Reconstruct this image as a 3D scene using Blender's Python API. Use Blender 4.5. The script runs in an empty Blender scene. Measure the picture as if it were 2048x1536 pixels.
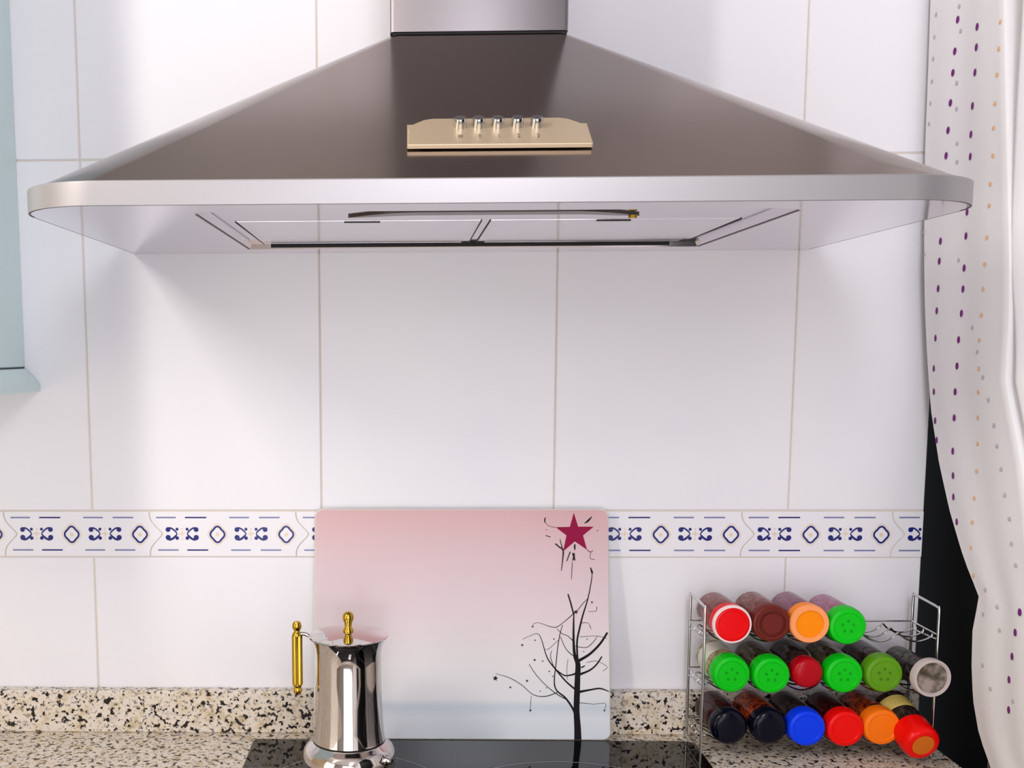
import bpy, math, random
from mathutils import Vector, Matrix, Euler
R = math.radians
sc = bpy.context.scene
col = sc.collection
random.seed(4)

# ------------------------------------------------------------------ camera
cam_d = bpy.data.cameras.new('camera')
cam_d.sensor_width = 36.0
cam_d.lens = 37.793
cam_d.shift_x = 0.1304
cam_d.shift_y = 0.09356
cam_d.clip_start = 0.02
cam = bpy.data.objects.new('camera', cam_d)
col.objects.link(cam)
right = Vector((0.9996828, 0.0248830, -0.0038906))
up = Vector((0.0008986, 0.1191439, 0.9928766))
fwd = Vector((-0.0251693, 0.9925652, -0.1190838))
M = Matrix((right, up, -fwd)).transposed().to_4x4()
M.translation = Vector((-0.04559, -1.46561, 1.43037))
cam.matrix_world = M
sc.camera = cam

# ------------------------------------------------------------------ light
sc.view_settings.view_transform = 'Standard'
sc.view_settings.look = 'None'
sc.view_settings.exposure = 0.34
sc.view_settings.gamma = 1.0
sc.view_settings.use_curve_mapping = False
w = bpy.data.worlds.new('world')
sc.world = w
w.use_nodes = True
w.node_tree.nodes['Background'].inputs[0].default_value = (0.5, 0.52, 0.58, 1)
w.node_tree.nodes['Background'].inputs[1].default_value = 0.6


def area(name, loc, target, sx, sy, watts, color):
    d = bpy.data.lights.new(name, 'AREA')
    d.shape = 'RECTANGLE'
    d.size, d.size_y = sx, sy
    d.energy = watts
    d.color = color
    o = bpy.data.objects.new(name, d)
    col.objects.link(o)
    o.location = loc
    o.rotation_euler = (Vector(target) - Vector(loc)).to_track_quat('-Z', 'Y').to_euler()
    return o


area('overhead_light', (-0.90, -1.12, 2.20), (0.1, -0.10, 1.3), 0.08, 0.60, 9.0, (1.0, 0.92, 0.84))  # assumed lamp out of view, placed from the slant of the hood's shadow
area('rear_fill_light', (-0.05, -2.80, 1.10), (0.25, 0.0, 1.35), 1.30, 1.8, 15.0, (0.95, 0.96, 1.0))  # assumed unseen source behind the camera, enlarged into a soft fill; no window built

area('side_fill_light', (-1.73, -1.25, 1.35), (0.6, -0.35, 1.35), 1.9, 1.6, 12.0, (1.0, 0.95, 0.88))  # unseen soft fill added on the left to brighten the curtain
area('overhead_light', (0.15, -1.75, 2.22), (0.50, -0.1, 1.30), 0.25, 1.0, 11.0, (0.92, 0.93, 1.0))  # added cool fill from above, lifts the curtain and right side of the wall

# ------------------------------------------------------------------ materials


def lin(c):
    return tuple(((v / 255) / 12.92 if v / 255 <= 0.04045 else ((v / 255 + 0.055) / 1.055) ** 2.4) for v in c) + (1,)


def mat(name, c, rough=0.5, metal=0.0, spec=0.5, coat=0.0, trans=0.0, alpha=1.0, ior=1.45):
    m = bpy.data.materials.new(name)
    m.use_nodes = True
    b = m.node_tree.nodes['Principled BSDF']
    b.inputs['Base Color'].default_value = lin(c)
    b.inputs['Roughness'].default_value = rough
    b.inputs['Metallic'].default_value = metal
    b.inputs['Specular IOR Level'].default_value = spec
    b.inputs['Coat Weight'].default_value = coat
    b.inputs['Coat Roughness'].default_value = 0.06
    b.inputs['Transmission Weight'].default_value = trans
    b.inputs['IOR'].default_value = ior
    b.inputs['Alpha'].default_value = alpha
    return m


def nd(m, t, **kw):
    n = m.node_tree.nodes.new(t)
    for k, v in kw.items():
        setattr(n, k, v)
    return n


def lk(m, a, b):
    m.node_tree.links.new(a, b)


def coords(m, scale=(1, 1, 1), kind='Object'):
    t = nd(m, 'ShaderNodeTexCoord')
    mp = nd(m, 'ShaderNodeMapping')
    mp.inputs['Scale'].default_value = scale
    lk(m, t.outputs[kind], mp.inputs['Vector'])
    return mp.outputs['Vector']


def noise(m, vec, scale, detail=3, rough=0.5):
    n = nd(m, 'ShaderNodeTexNoise')
    n.inputs['Scale'].default_value = scale
    n.inputs['Detail'].default_value = detail
    n.inputs['Roughness'].default_value = rough
    lk(m, vec, n.inputs['Vector'])
    return n


def ramp(m, fac, stops, interp='LINEAR'):
    r = nd(m, 'ShaderNodeValToRGB')
    r.color_ramp.interpolation = interp
    els = r.color_ramp.elements
    while len(els) < len(stops):
        els.new(0.5)
    for e, (p, c) in zip(els, stops):
        e.position = p
        e.color = lin(c)
    lk(m, fac, r.inputs['Fac'])
    return r.outputs['Color']


def bsdf(m):
    return m.node_tree.nodes['Principled BSDF']


def bump(m, height, strength, dist):
    b = nd(m, 'ShaderNodeBump')
    b.inputs['Strength'].default_value = strength
    b.inputs['Distance'].default_value = dist
    lk(m, height, b.inputs['Height'])
    lk(m, b.outputs['Normal'], bsdf(m).inputs['Normal'])


def brushed(name, c, rough, scale=(4, 900, 900), amt=0.12, bstr=0.05):
    m = mat(name, c, rough, 1.0)
    v = coords(m, scale)
    n = noise(m, v, 1.0, 4, 0.6)
    mr = nd(m, 'ShaderNodeMapRange')
    mr.inputs['To Min'].default_value = rough - amt / 2
    mr.inputs['To Max'].default_value = rough + amt / 2
    lk(m, n.outputs['Fac'], mr.inputs['Value'])
    lk(m, mr.outputs['Result'], bsdf(m).inputs['Roughness'])
    bump(m, n.outputs['Fac'], bstr, 0.0004)
    return m


TILE = mat('white_glazed_tile', (240, 238, 240), 0.2, 0, 0.3)
v = coords(TILE, (1, 1, 1))
nz = noise(TILE, v, 5.0, 2)
lk(TILE, ramp(TILE, nz.outputs['Fac'], [(0.3, (240, 239, 247)), (0.7, (243, 242, 248))]), bsdf(TILE).inputs['Base Color'])
bump(TILE, noise(TILE, v, 14.0, 2).outputs['Fac'], 0.05, 0.01)
GROUT = mat('beige_grout', (220, 209, 198), 0.9)
INK_BLUE = mat('cobalt_glaze_paint', (34, 40, 120), 0.25)
INK_PALE = mat('pale_blue_glaze_paint', (120, 130, 178), 0.25)
INK_OCHRE = mat('ochre_glaze_paint', (236, 216, 192), 0.25)

STEEL_CANOPY = brushed('brushed_steel_canopy', (160, 149, 145), 0.17, (4, 900, 900), 0.06, 0.03)
STEEL_RIM = brushed('brushed_steel_rim', (172, 169, 173), 0.42, (3, 1500, 1500), 0.04, 0.015)
STEEL_DUCT = brushed('brushed_steel_duct', (146, 141, 145), 0.46, (900, 900, 4), 0.1)
STEEL_UNDER = brushed('satin_steel_underside', (226, 220, 228), 0.09, (6, 60, 60), 0.04, 0.02)
STEEL_PLATE = mat('satin_control_plate', (216, 196, 168), 0.42, 0.55)
CHROME = mat('chrome_wire', (205, 205, 205), 0.12, 1.0)
POLISHED = mat('polished_steel', (214, 208, 206), 0.05, 1.0)
BRASS = mat('polished_brass', (206, 168, 62), 0.14, 1.0)
SHADE_SEAM = mat('grey_shade_seam', (104, 96, 102), 0.6)  # shared by the rim's painted shade strip and the recess seams
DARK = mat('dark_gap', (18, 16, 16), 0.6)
LENS = mat('dark_lamp_lens', (70, 58, 55), 0.25)
MESH = mat('grease_filter_mesh', (236, 234, 240), 0.16, 0.95)
v = coords(MESH, (1, 1, 1))
chk = nd(MESH, 'ShaderNodeTexChecker')
chk.inputs['Scale'].default_value = 420
lk(MESH, v, chk.inputs['Vector'])
bump(MESH, chk.outputs['Fac'], 0.04, 0.0003)
SYMBOL = mat('engraved_symbol', (110, 96, 84), 0.5)

bsdf(STEEL_RIM).inputs['Metallic'].default_value = 0.5
# granite
GRAN = mat('speckled_granite', (222, 208, 190), 0.22)
v = coords(GRAN, (1, 1, 1))
n1 = noise(GRAN, v, 62.0, 3, 0.55)
base = ramp(GRAN, n1.outputs['Fac'], [(0.30, (196, 178, 146)), (0.44, (224, 211, 193)), (0.58, (230, 221, 211)), (0.75, (206, 190, 182))])
n2 = noise(GRAN, v, 135.0, 2.2, 0.55)
spk = ramp(GRAN, n2.outputs['Fac'], [(0.565, (0, 0, 0)), (0.605, (255, 255, 255))])
n3 = noise(GRAN, v, 210.0, 2, 0.5)
spk2 = ramp(GRAN, n3.outputs['Fac'], [(0.57, (0, 0, 0)), (0.63, (200, 200, 200))])
mx = nd(GRAN, 'ShaderNodeMix', data_type='RGBA')
lk(GRAN, spk2, mx.inputs['Factor'])
lk(GRAN, base, mx.inputs['A'])
mx.inputs['B'].default_value = lin((92, 78, 66))
mx2 = nd(GRAN, 'ShaderNodeMix', data_type='RGBA')
lk(GRAN, spk, mx2.inputs['Factor'])
lk(GRAN, mx.outputs['Result'], mx2.inputs['A'])
mx2.inputs['B'].default_value = lin((34, 27, 24))
lk(GRAN, mx2.outputs['Result'], bsdf(GRAN).inputs['Base Color'])

HOB = mat('black_ceramic_glass', (5, 5, 7), 0.03, 0, 0.55)
RING = mat('pale_grey_ring_print', (150, 145, 150), 0.3)
CAB = mat('pale_blue_lacquer', (224, 248, 250), 0.35)
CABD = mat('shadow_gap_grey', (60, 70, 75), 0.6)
BLACKPANE = mat('black_window_pane', (6, 6, 8), 0.55, 0, 0.12)
FRAME = mat('grey_window_frame', (120, 112, 104), 0.5)
PLASTER = mat('warm_plaster', (222, 198, 164), 0.8)
REAR = mat('rear_plaster', (226, 222, 224), 0.8)
CEIL = mat('cream_ceiling', (222, 216, 212), 0.8)
FLOORM = mat('beige_floor_tile', (206, 196, 184), 0.4)
GLASSEDGE = mat('greenish_glass_edge', (222, 220, 208), 0.15, 0, 0.5, 0.6)
INK = mat('black_print', (16, 13, 18), 0.4, 0, 0.15)
MAGENTA = mat('magenta_print', (150, 0, 66), 0.4, 0, 0.15)

BOARD = mat('pink_fade_print_glass', (230, 210, 216), 0.15, 0, 0.35)
tc = nd(BOARD, 'ShaderNodeTexCoord')
sp = nd(BOARD, 'ShaderNodeSeparateXYZ')
lk(BOARD, tc.outputs['Generated'], sp.inputs['Vector'])
nb = noise(BOARD, coords(BOARD, (2.5, 1, 60)), 1.0, 3)
ma = nd(BOARD, 'ShaderNodeMath', operation='MULTIPLY_ADD')
lk(BOARD, nb.outputs['Fac'], ma.inputs[0])
ma.inputs[1].default_value = 0.03
lk(BOARD, sp.outputs['Z'], ma.inputs[2])
grad = ramp(BOARD, ma.outputs[0], [(0.0, (218, 226, 236)), (0.11, (224, 230, 238)), (0.16, (204, 214, 226)), (0.19, (228, 229, 234)),
                                     (0.34, (230, 226, 229)), (0.55, (226, 210, 217)), (0.75, (221, 198, 205)), (1.0, (218, 176, 180))])
lk(BOARD, grad, bsdf(BOARD).inputs['Base Color'])

CURT = bpy.data.materials.new('white_sheer_fabric')
CURT.use_nodes = True
b = bsdf(CURT)
b.inputs['Base Color'].default_value = lin((250, 249, 253))
b.inputs['Roughness'].default_value = 0.9
b.inputs['Specular IOR Level'].default_value = 0.1
nt = CURT.node_tree
tl = nd(CURT, 'ShaderNodeBsdfTranslucent')
tl.inputs['Color'].default_value = lin((240, 238, 246))
ms = nd(CURT, 'ShaderNodeMixShader')
ms.inputs[0].default_value = 0.06
lk(CURT, b.outputs[0], ms.inputs[1])
lk(CURT, tl.outputs[0], ms.inputs[2])
tp = nd(CURT, 'ShaderNodeBsdfTransparent')
ms2 = nd(CURT, 'ShaderNodeMixShader')
weave = noise(CURT, coords(CURT, (700, 700, 25)), 1.0, 3)
mr = nd(CURT, 'ShaderNodeMapRange')
mr.inputs['To Min'].default_value = 0.0
mr.inputs['To Max'].default_value = 0.06
lk(CURT, weave.outputs['Fac'], mr.inputs['Value'])
lk(CURT, mr.outputs['Result'], ms2.inputs[0])
lk(CURT, ms.outputs[0], ms2.inputs[1])
lk(CURT, tp.outputs[0], ms2.inputs[2])
lk(CURT, ms2.outputs[0], nt.nodes['Material Output'].inputs['Surface'])
DOT_P = mat('purple_dot_thread', (120, 20, 124), 0.8)
DOT_O = mat('orange_dot_thread', (244, 190, 140), 0.8)
DOT_G = mat('faint_grey_dot_thread', (196, 188, 198), 0.8)

# ------------------------------------------------------------------ mesh helpers


class MB:
    def __init__(s):
        s.v, s.f, s.m = [], [], []

    def add(s, verts, faces, mi=0):
        o = len(s.v)
        s.v += [tuple(p) for p in verts]
        s.f += [tuple(i + o for i in f) for f in faces]
        s.m += [mi] * len(faces)

    def box(s, a, b, bev=0.0, mi=0):
        (x0, y0, z0), (x1, y1, z1) = a, b
        if bev <= 0:
            s.add([(x0, y0, z0), (x1, y0, z0), (x1, y1, z0), (x0, y1, z0), (x0, y0, z1), (x1, y0, z1), (x1, y1, z1), (x0, y1, z1)],
                  [(0, 3, 2, 1), (4, 5, 6, 7), (0, 1, 5, 4), (1, 2, 6, 5), (2, 3, 7, 6), (3, 0, 4, 7)], mi)
            return
        # chamfered box: 24 vertices
        vs, idx = [], {}
        for i, x in enumerate((x0, x1)):
            for j, y in enumerate((y0, y1)):
                for k, z in enumerate((z0, z1)):
                    dx, dy, dz = (bev, -bev)[i], (bev, -bev)[j], (bev, -bev)[k]
                    for ax, p in enumerate(((x, y + dy, z + dz), (x + dx, y, z + dz), (x + dx, y + dy, z))):
                        idx[(i, j, k, ax)] = len(vs)
                        vs.append(p)
        g = idx
        fs = []
        for i in (0, 1):
            q = [g[(i, 0, 0, 0)], g[(i, 1, 0, 0)], g[(i, 1, 1, 0)], g[(i, 0, 1, 0)]]
            fs.append(q if i else q[::-1])
            q = [g[(0, i, 0, 1)], g[(1, i, 0, 1)], g[(1, i, 1, 1)], g[(0, i, 1, 1)]]
            fs.append(q[::-1] if i else q)
            q = [g[(0, 0, i, 2)], g[(1, 0, i, 2)], g[(1, 1, i, 2)], g[(0, 1, i, 2)]]
            fs.append(q if i else q[::-1])
        for p in (0, 1):
            for q in (0, 1):
                fs.append([g[(0, p, q, 1)], g[(1, p, q, 1)], g[(1, p, q, 2)], g[(0, p, q, 2)]])
                fs.append([g[(p, 0, q, 0)], g[(p, 1, q, 0)], g[(p, 1, q, 2)], g[(p, 0, q, 2)]])
                fs.append([g[(p, q, 0, 0)], g[(p, q, 1, 0)], g[(p, q, 1, 1)], g[(p, q, 0, 1)]])
        for i in (0, 1):
            for j in (0, 1):
                for k in (0, 1):
                    fs.append([g[(i, j, k, 0)], g[(i, j, k, 1)], g[(i, j, k, 2)]])
        s.add(vs, fs, mi)

    def lathe(s, prof, n=40, mtx=None, mi=0):
        # prof: list of (r, h); axis +Z, then mtx
        vs, fs = [], []
        rings = []
        for r, h in prof:
            if r < 1e-6:
                rings.append([len(vs)])
                vs.append(Vector((0, 0, h)))
            else:
                rings.append(list(range(len(vs), len(vs) + n)))
                vs += [Vector((r * math.cos(2 * math.pi * k / n), r * math.sin(2 * math.pi * k / n), h)) for k in range(n)]
        for a, b in zip(rings, rings[1:]):
            for k in range(n):
                k2 = (k + 1) % n
                if len(a) == 1 and len(b) == 1:
                    continue
                if len(a) == 1:
                    fs.append((a[0], b[k2], b[k]))
                elif len(b) == 1:
                    fs.append((a[k], a[k2], b[0]))
                else:
                    fs.append((a[k], a[k2], b[k2], b[k]))
        if mtx is not None:
            vs = [mtx @ p for p in vs]
        s.add(vs, fs, mi)

    def tube(s, path, r, n=8, mi=0):
        P = [Vector(p) for p in path]
        t0 = (P[1] - P[0]).normalized()
        ref = Vector((0, 0, 1)) if abs(t0.z) < 0.9 else Vector((1, 0, 0))
        nrm = t0.cross(ref).normalized()
        vs, fs = [], []
        for i, p in enumerate(P):
            if i == 0:
                t = t0
            elif i == len(P) - 1:
                t = (P[i] - P[i - 1]).normalized()
            else:
                t = ((P[i] - P[i - 1]).normalized() + (P[i + 1] - P[i]).normalized()).normalized()
            nrm = (nrm - t * nrm.dot(t)).normalized()
            bn = t.cross(nrm)
            vs += [p + r * (math.cos(2 * math.pi * k / n) * nrm + math.sin(2 * math.pi * k / n) * bn) for k in range(n)]
        for i in range(len(P) - 1):
            for k in range(n):
                a, b2 = i * n + k, i * n + (k + 1) % n
                fs.append((a, b2, b2 + n, a + n))
        fs.append(tuple(range(n))[::-1])
        fs.append(tuple(range((len(P) - 1) * n, len(P) * n)))
        s.add(vs, fs, mi)

    def prism(s, pts, axis_fn, d0, d1, mi=0):
        n = len(pts)
        vs = [axis_fn(p, d0) for p in pts] + [axis_fn(p, d1) for p in pts]
        fs = [tuple(range(n)), tuple(range(n, 2 * n))[::-1]]
        fs += [((i + 1) % n, i, i + n, (i + 1) % n + n) for i in range(n)]
        s.add(vs, fs, mi)

    def build(s, name, mats, parent=None, smooth=None, flip=False, fixn=True):
        off = Vector(parent.get('_o', (0, 0, 0))) if parent is not None else Vector((0, 0, 0))
        me = bpy.data.meshes.new(name)
        me.from_pydata([Vector(p) - off for p in s.v], [], s.f)
        for m in (mats if isinstance(mats, (list, tuple)) else [mats]):
            me.materials.append(m)
        me.polygons.foreach_set('material_index', s.m)
        if fixn:
            import bmesh
            bm = bmesh.new()
            bm.from_mesh(me)
            bmesh.ops.recalc_face_normals(bm, faces=bm.faces)
            bm.to_mesh(me)
            bm.free()
        if smooth is not None:
            me.polygons.foreach_set('use_smooth', [True] * len(me.polygons))
            me.set_sharp_from_angle(angle=R(smooth))
        me.update()
        o = bpy.data.objects.new(name, me)
        col.objects.link(o)
        if parent is not None:
            o.parent = parent
            o['_o'] = tuple(off)
        return o


def thing(name, label, cat, loc=(0, 0, 0), group=None):
    o = bpy.data.objects.new(name, None)
    o.empty_display_size = 0.03
    col.objects.link(o)
    o.location = loc
    o['_o'] = tuple(loc)
    o['label'] = label
    o['category'] = cat
    if group:
        o['group'] = group
    return o


def tag(o, label, cat, group=None):
    o['label'] = label
    o['category'] = cat
    if group:
        o['group'] = group
    return o


def struct(o):
    o['kind'] = 'structure'
    return o


def catmull(P, n):
    out = []
    for i in range(len(P) - 1):
        p0, p1, p2, p3 = P[max(i - 1, 0)], P[i], P[i + 1], P[min(i + 2, len(P) - 1)]
        for k in range(n):
            t = k / n
            out.append(tuple(0.5 * (2 * b + (c - a) * t + (2 * a - 5 * b + 4 * c - d) * t * t + (3 * b - a - 3 * c + d) * t ** 3)
                             for a, b, c, d in zip(p0, p1, p2, p3)))
    out.append(tuple(P[-1]))
    return out


def sharpw(o):
    md = o.modifiers.new('weighted', 'WEIGHTED_NORMAL')
    md.keep_sharp = True


# ------------------------------------------------------------------ room shell
XR = 0.6595          # right end of the tiled wall
XL, YR, ZC = -1.75, -2.9, 2.30
m = MB(); m.box((XL - 0.1, 0.0016, 0), (XR, 0.12, ZC)); wall = struct(m.build('wall_back', GROUT))
m = MB(); m.box((XL - 0.1, YR - 0.1, -0.05), (XR + 0.14, 0.30, 0)); struct(m.build('floor', FLOORM))
m = MB(); m.box((XL - 0.1, YR - 0.1, ZC), (XR + 0.14, 0.30, ZC + 0.05)); struct(m.build('ceiling', CEIL))
m = MB(); m.box((XL - 0.1, YR, 0), (XL, 0.0016, ZC)); struct(m.build('wall_left', PLASTER))
m = MB(); m.box((XL, YR - 0.1, 0), (XR + 0.14, YR, ZC)); struct(m.build('wall_rear', REAR))
m = MB(); m.box((XR + 0.07, YR, 0), (XR + 0.14, 0.30, ZC)); m.box((XR + 0.045, YR, 0), (XR + 0.07, -1.6, ZC)); struct(m.build('wall_right', REAR))
# tall black-paned window in the right wall, running on from the tiles
win = bpy.data.objects.new('window_1', None); col.objects.link(win); win['_o'] = (0, 0, 0); struct(win)
m = MB(); m.box((XR + 0.048, -1.6, 0.02), (XR + 0.069, 0.299, ZC)); m.build('pane', BLACKPANE, win)
m = MB(); m.box((XR + 0.040, -0.1275, 0.02), (XR + 0.048, -0.1225, ZC - 0.002)); m.build('frame_stile', FRAME, win)

# tiles --------------------------------------------------------------
G = 0.0010


def tile(x0, x1, z0, z1):
    x0 += G; x1 -= G; z0 += G; z1 -= G
    e, d = 0.0012, 0.0011
    mb = MB()
    mb.add([(x0 + e, 0, z0 + e), (x1 - e, 0, z0 + e), (x1 - e, 0, z1 - e), (x0 + e, 0, z1 - e),
            (x0, d, z0), (x1, d, z0), (x1, d, z1), (x0, d, z1),
            (x0, 0.006, z0), (x1, 0.006, z0), (x1, 0.006, z1), (x0, 0.006, z1)],
           [(0, 1, 2, 3), (4, 5, 1, 0), (5, 6, 2, 1), (6, 7, 3, 2), (7, 4, 0, 3),
            (8, 9, 5, 4), (9, 10, 6, 5), (10, 11, 7, 6), (11, 8, 4, 7)])
    return mb.build('tile', TILE, wall, fixn=False)


xs = [-1.118, -0.799, -0.48, -0.161, 0.158, 0.477, XR + 0.0012]
for z0, z1 in ((0.90, 1.1467), (1.2113, 1.6850), (1.6850, 2.1587), (2.1587, ZC)):
    for a, b_ in zip(xs, xs[1:]):
        tile(a, b_, z0, z1)

# border tiles: interlocking pointed strips with a painted pattern
BZ0, BZ1 = 1.1467 + G, 1.2113 - G
BP, BX0 = 0.2037, -0.6045
zc = (BZ0 + BZ1) / 2
hh = (BZ1 - BZ0) / 2


def edge_curve(x, clip=None):
    prof = [(1.0, 0), (0.75, 0.0005), (0.55, 0.003), (0.36, 0.008), (0.18, 0.0135), (0.06, 0.0168), (0, 0.0175)]
    top = [(x + dx, zc + t * hh) for t, dx in prof]
    bot = [(x + dx, zc - t * hh) for t, dx in prof[:-1]][::-1]
    return top + bot


def disc(mb, cx, cz, r, y, mi, n=14, sx=1.0):
    mb.add([(cx + sx * r * math.cos(2 * math.pi * k / n), y, cz + r * math.sin(2 * math.pi * k / n)) for k in range(n)], [tuple(range(n))[::-1]], mi)


def stroke(mb, pts, wd, y, mi, closed=False):
    n = len(pts)
    L, Rr = [], []
    for i, p in enumerate(pts):
        a = pts[(i - 1) % n] if (closed or i) else p
        c = pts[(i + 1) % n] if (closed or i < n - 1) else p
        d = Vector((c[0] - a[0], c[1] - a[1])).normalized()
        ww = (wd[i] if isinstance(wd, list) else wd) / 2
        L.append((p[0] - d.y * ww, y, p[1] + d.x * ww))
        Rr.append((p[0] + d.y * ww, y, p[1] - d.x * ww))
    q = list(range(n - (0 if closed else 1)))
    mb.add(L + Rr, [(i, (i + 1) % n, n + (i + 1) % n, n + i) for i in q], mi)


U = 1 / 9082.0
pat = MB()
YP = -0.00018


def ux(u):
    return (u - 50) * U


def uz(v_):
    return (450 - v_) * U


DASH_W = [(INK_BLUE, 0)]
for (a, c), (a2, c2), k in (((135, 385), (150, 410), 1), ((500, 770), (520, 785), 0), ((1060, 1310), (1075, 1325), 1), ((1435, 1695), (1450, 1710), 1)):
    for (s0, s1), vv in (((a, c), 240), ((a2, c2), 655)):
        pat.add([(ux(s0), YP, uz(vv + 9)), (ux(s1), YP, uz(vv + 9)), (ux(s1), YP, uz(vv - 9)), (ux(s0), YP, uz(vv - 9))], [(0, 1, 2, 3)], k)
for cx in (460, 1332):
    for s in (-1, 1):
        h = [(cx + s * 62, 447), (cx + s * 85, 415), (cx + s * 120, 385), (cx + s * 150, 372), (cx + s * 185, 378), (cx + s * 196, 395)]
        stroke(pat, [(ux(a), uz(c)) for a, c in h], [12 * U, 20 * U, 20 * U, 22 * U, 26 * U, 18 * U], YP, 0)
        stroke(pat, [(ux(a), uz(894 - c)) for a, c in h], [12 * U, 26 * U, 28 * U, 28 * U, 26 * U, 18 * U], YP - 0.00004, 0)
        disc(pat, ux(cx + s * 178), uz(393), 31 * U, YP - 0.00008, 0)
        disc(pat, ux(cx + s * 178), uz(494), 33 * U, YP - 0.00008, 0)
        disc(pat, ux(cx + s * 64), uz(388), 19 * U, YP - 0.00008, 0)
        disc(pat, ux(cx + s * 64), uz(502), 23 * U, YP - 0.00008, 0)
    disc(pat, ux(cx), uz(384), 12 * U, YP, 2)
    disc(pat, ux(cx), uz(512), 12 * U, YP, 2)
    stroke(pat, [(ux(cx - 40), uz(450)), (ux(cx), uz(440)), (ux(cx + 40), uz(448))], 16 * U, YP, 2)
    stroke(pat, [(ux(cx), uz(412)), (ux(cx), uz(480))], 16 * U, YP - 0.00004, 2)
for cx in (907, 1775):
    ring = []
    for k in range(40):
        t = 2 * math.pi * k / 40
        rr = 86 * (0.93 + 0.09 * math.cos(4 * t)) + 2
        ring.append((ux(cx + rr * math.cos(t) * 1.0), uz(455) + rr * 1.13 * math.sin(t) * U))
    stroke(pat, ring, 24 * U, YP, 0, True)
    ring2 = [(ux(cx) + (x - ux(cx)) * 1.32, uz(455) + (z - uz(455)) * 1.30) for x, z in ring]
    stroke(pat, ring2, 13 * U, YP, 2, True)
    disc(pat, ux(cx), uz(458), 24 * U, YP, 2)
first_pat = None
for i in range(-3, 7):
    x = BX0 + i * BP
    Lc = edge_curve(x + G)
    Rc = edge_curve(x + BP - G)
    if x + BP > XR:
        pts = Lc[::-1] + [(XR, BZ1), (XR, BZ0)]
        pts = [(a, b_) for a, b_ in Lc] + [(XR, BZ0), (XR, BZ1)]
    else:
        pts = Lc + Rc[::-1]
    mb = MB()
    n = len(pts)
    cxm = sum(p[0] for p in pts) / n
    mb.prism(pts, lambda p, d: (p[0], d, p[1]), 0.0, 0.006)
    bt = mb.build('border_tile', TILE, wall)
    if first_pat is None:
        first_pat = pat.build('painted_pattern', [INK_BLUE, INK_PALE, INK_OCHRE], None, fixn=False)
        pp = first_pat
    elif x + BP > XR:
        # end piece cut off by the wall edge: keep only the part that is left of it
        pm = MB()
        keep = [f for f in range(len(pat.f)) if max(pat.v[k][0] for k in pat.f[f]) + x < XR - 0.0005]
        for f in keep:
            pm.add([pat.v[k] for k in pat.f[f]], [tuple(range(len(pat.f[f])))], pat.m[f])
        pp = pm.build('painted_pattern', [INK_BLUE, INK_PALE, INK_OCHRE], None, fixn=False)
    else:
        pp = first_pat.copy()
        col.objects.link(pp)
    pp.parent = bt
    pp.location = (x, 0, zc)

# ------------------------------------------------------------------ worktop and upstand
wt = thing('worktop', 'speckled granite kitchen worktop under the hob and the spice rack', 'worktop', (-0.4, -0.3, 0.87))
m = MB(); m.box((XL + 0.002, -0.62, 0.868), (0.6645, 0.0, 0.900), 0.002); m.build('slab', GRAN, wt)
m = MB(); m.box((XL + 0.002, -0.02, 0.9002), (XR - 0.0005, -0.0003, 0.9600), 0.0015); m.build('upstand', GRAN, wt)
bc = thing('base_cabinet', 'pale base cabinets that carry the speckled granite worktop', 'cabinet', (-0.4, -0.3, 0.0))
m = MB(); m.box((XL + 0.004, -0.57, 0.1), (0.655, -0.002, 0.8675), 0.001); m.build('carcass', CAB, bc)
m = MB(); m.box((XL + 0.004, -0.52, 0.0), (0.655, -0.05, 0.0995)); m.build('plinth', CABD, bc)
for k in range(4):
    x0 = XL + 0.006 + k * 0.601
    m = MB(); m.box((x0, -0.59, 0.105), (x0 + 0.597, -0.5705, 0.862), 0.002)
    dr = m.build('door', CAB, bc)
    m = MB(); m.tube([(x0 + 0.2, -0.591, 0.80), (x0 + 0.2, -0.615, 0.80), (x0 + 0.4, -0.615, 0.80), (x0 + 0.4, -0.591, 0.80)], 0.005)
    m.build('handle', CHROME, dr, 40)

# ------------------------------------------------------------------ hob
hob = thing('hob', 'black ceramic glass hob set on the granite worktop', 'hob', (0.047, -0.3, 0.9))
hx0, hx1, hy0, hy1 = -0.2535, 0.3440, -0.575, -0.0535


def rrect(x0, x1, y0, y1, rs, n=8):
    pts = []
    for (cx, cy, a0, r) in ((x1 - rs[0], y1 - rs[0], 0, rs[0]), (x0 + rs[1], y1 - rs[1], 90, rs[1]), (x0 + rs[2], y0 + rs[2], 180, rs[2]), (x1 - rs[3], y0 + rs[3], 270, rs[3])):
        for k in range(n + 1):
            t = R(a0 + 90 * k / n)
            pts.append((cx + r * math.cos(t), cy + r * math.sin(t)))
    return pts


def plate(mb, pts, z0, z1, bev):
    n = len(pts)
    c = Vector((sum(p[0] for p in pts) / n, sum(p[1] for p in pts) / n))
    def ins(p, d):
        q = Vector(p) - c
        return (p[0] - d * (1 if q.x > 0 else -1), p[1] - d * (1 if q.y > 0 else -1))
    a = [(p[0], p[1], z0) for p in pts]
    b2 = [(p[0], p[1], z1 - bev) for p in pts]
    c2 = [(*ins(p, bev), z1) for p in pts]
    fs = [tuple(range(n))[::-1]]
    for o in (0, n):
        fs += [(o + i, o + (i + 1) % n, o + n + (i + 1) % n, o + n + i) for i in range(n)]
    fs.append(tuple(range(2 * n, 3 * n)))
    mb.add(a + b2 + c2, fs)


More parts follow.
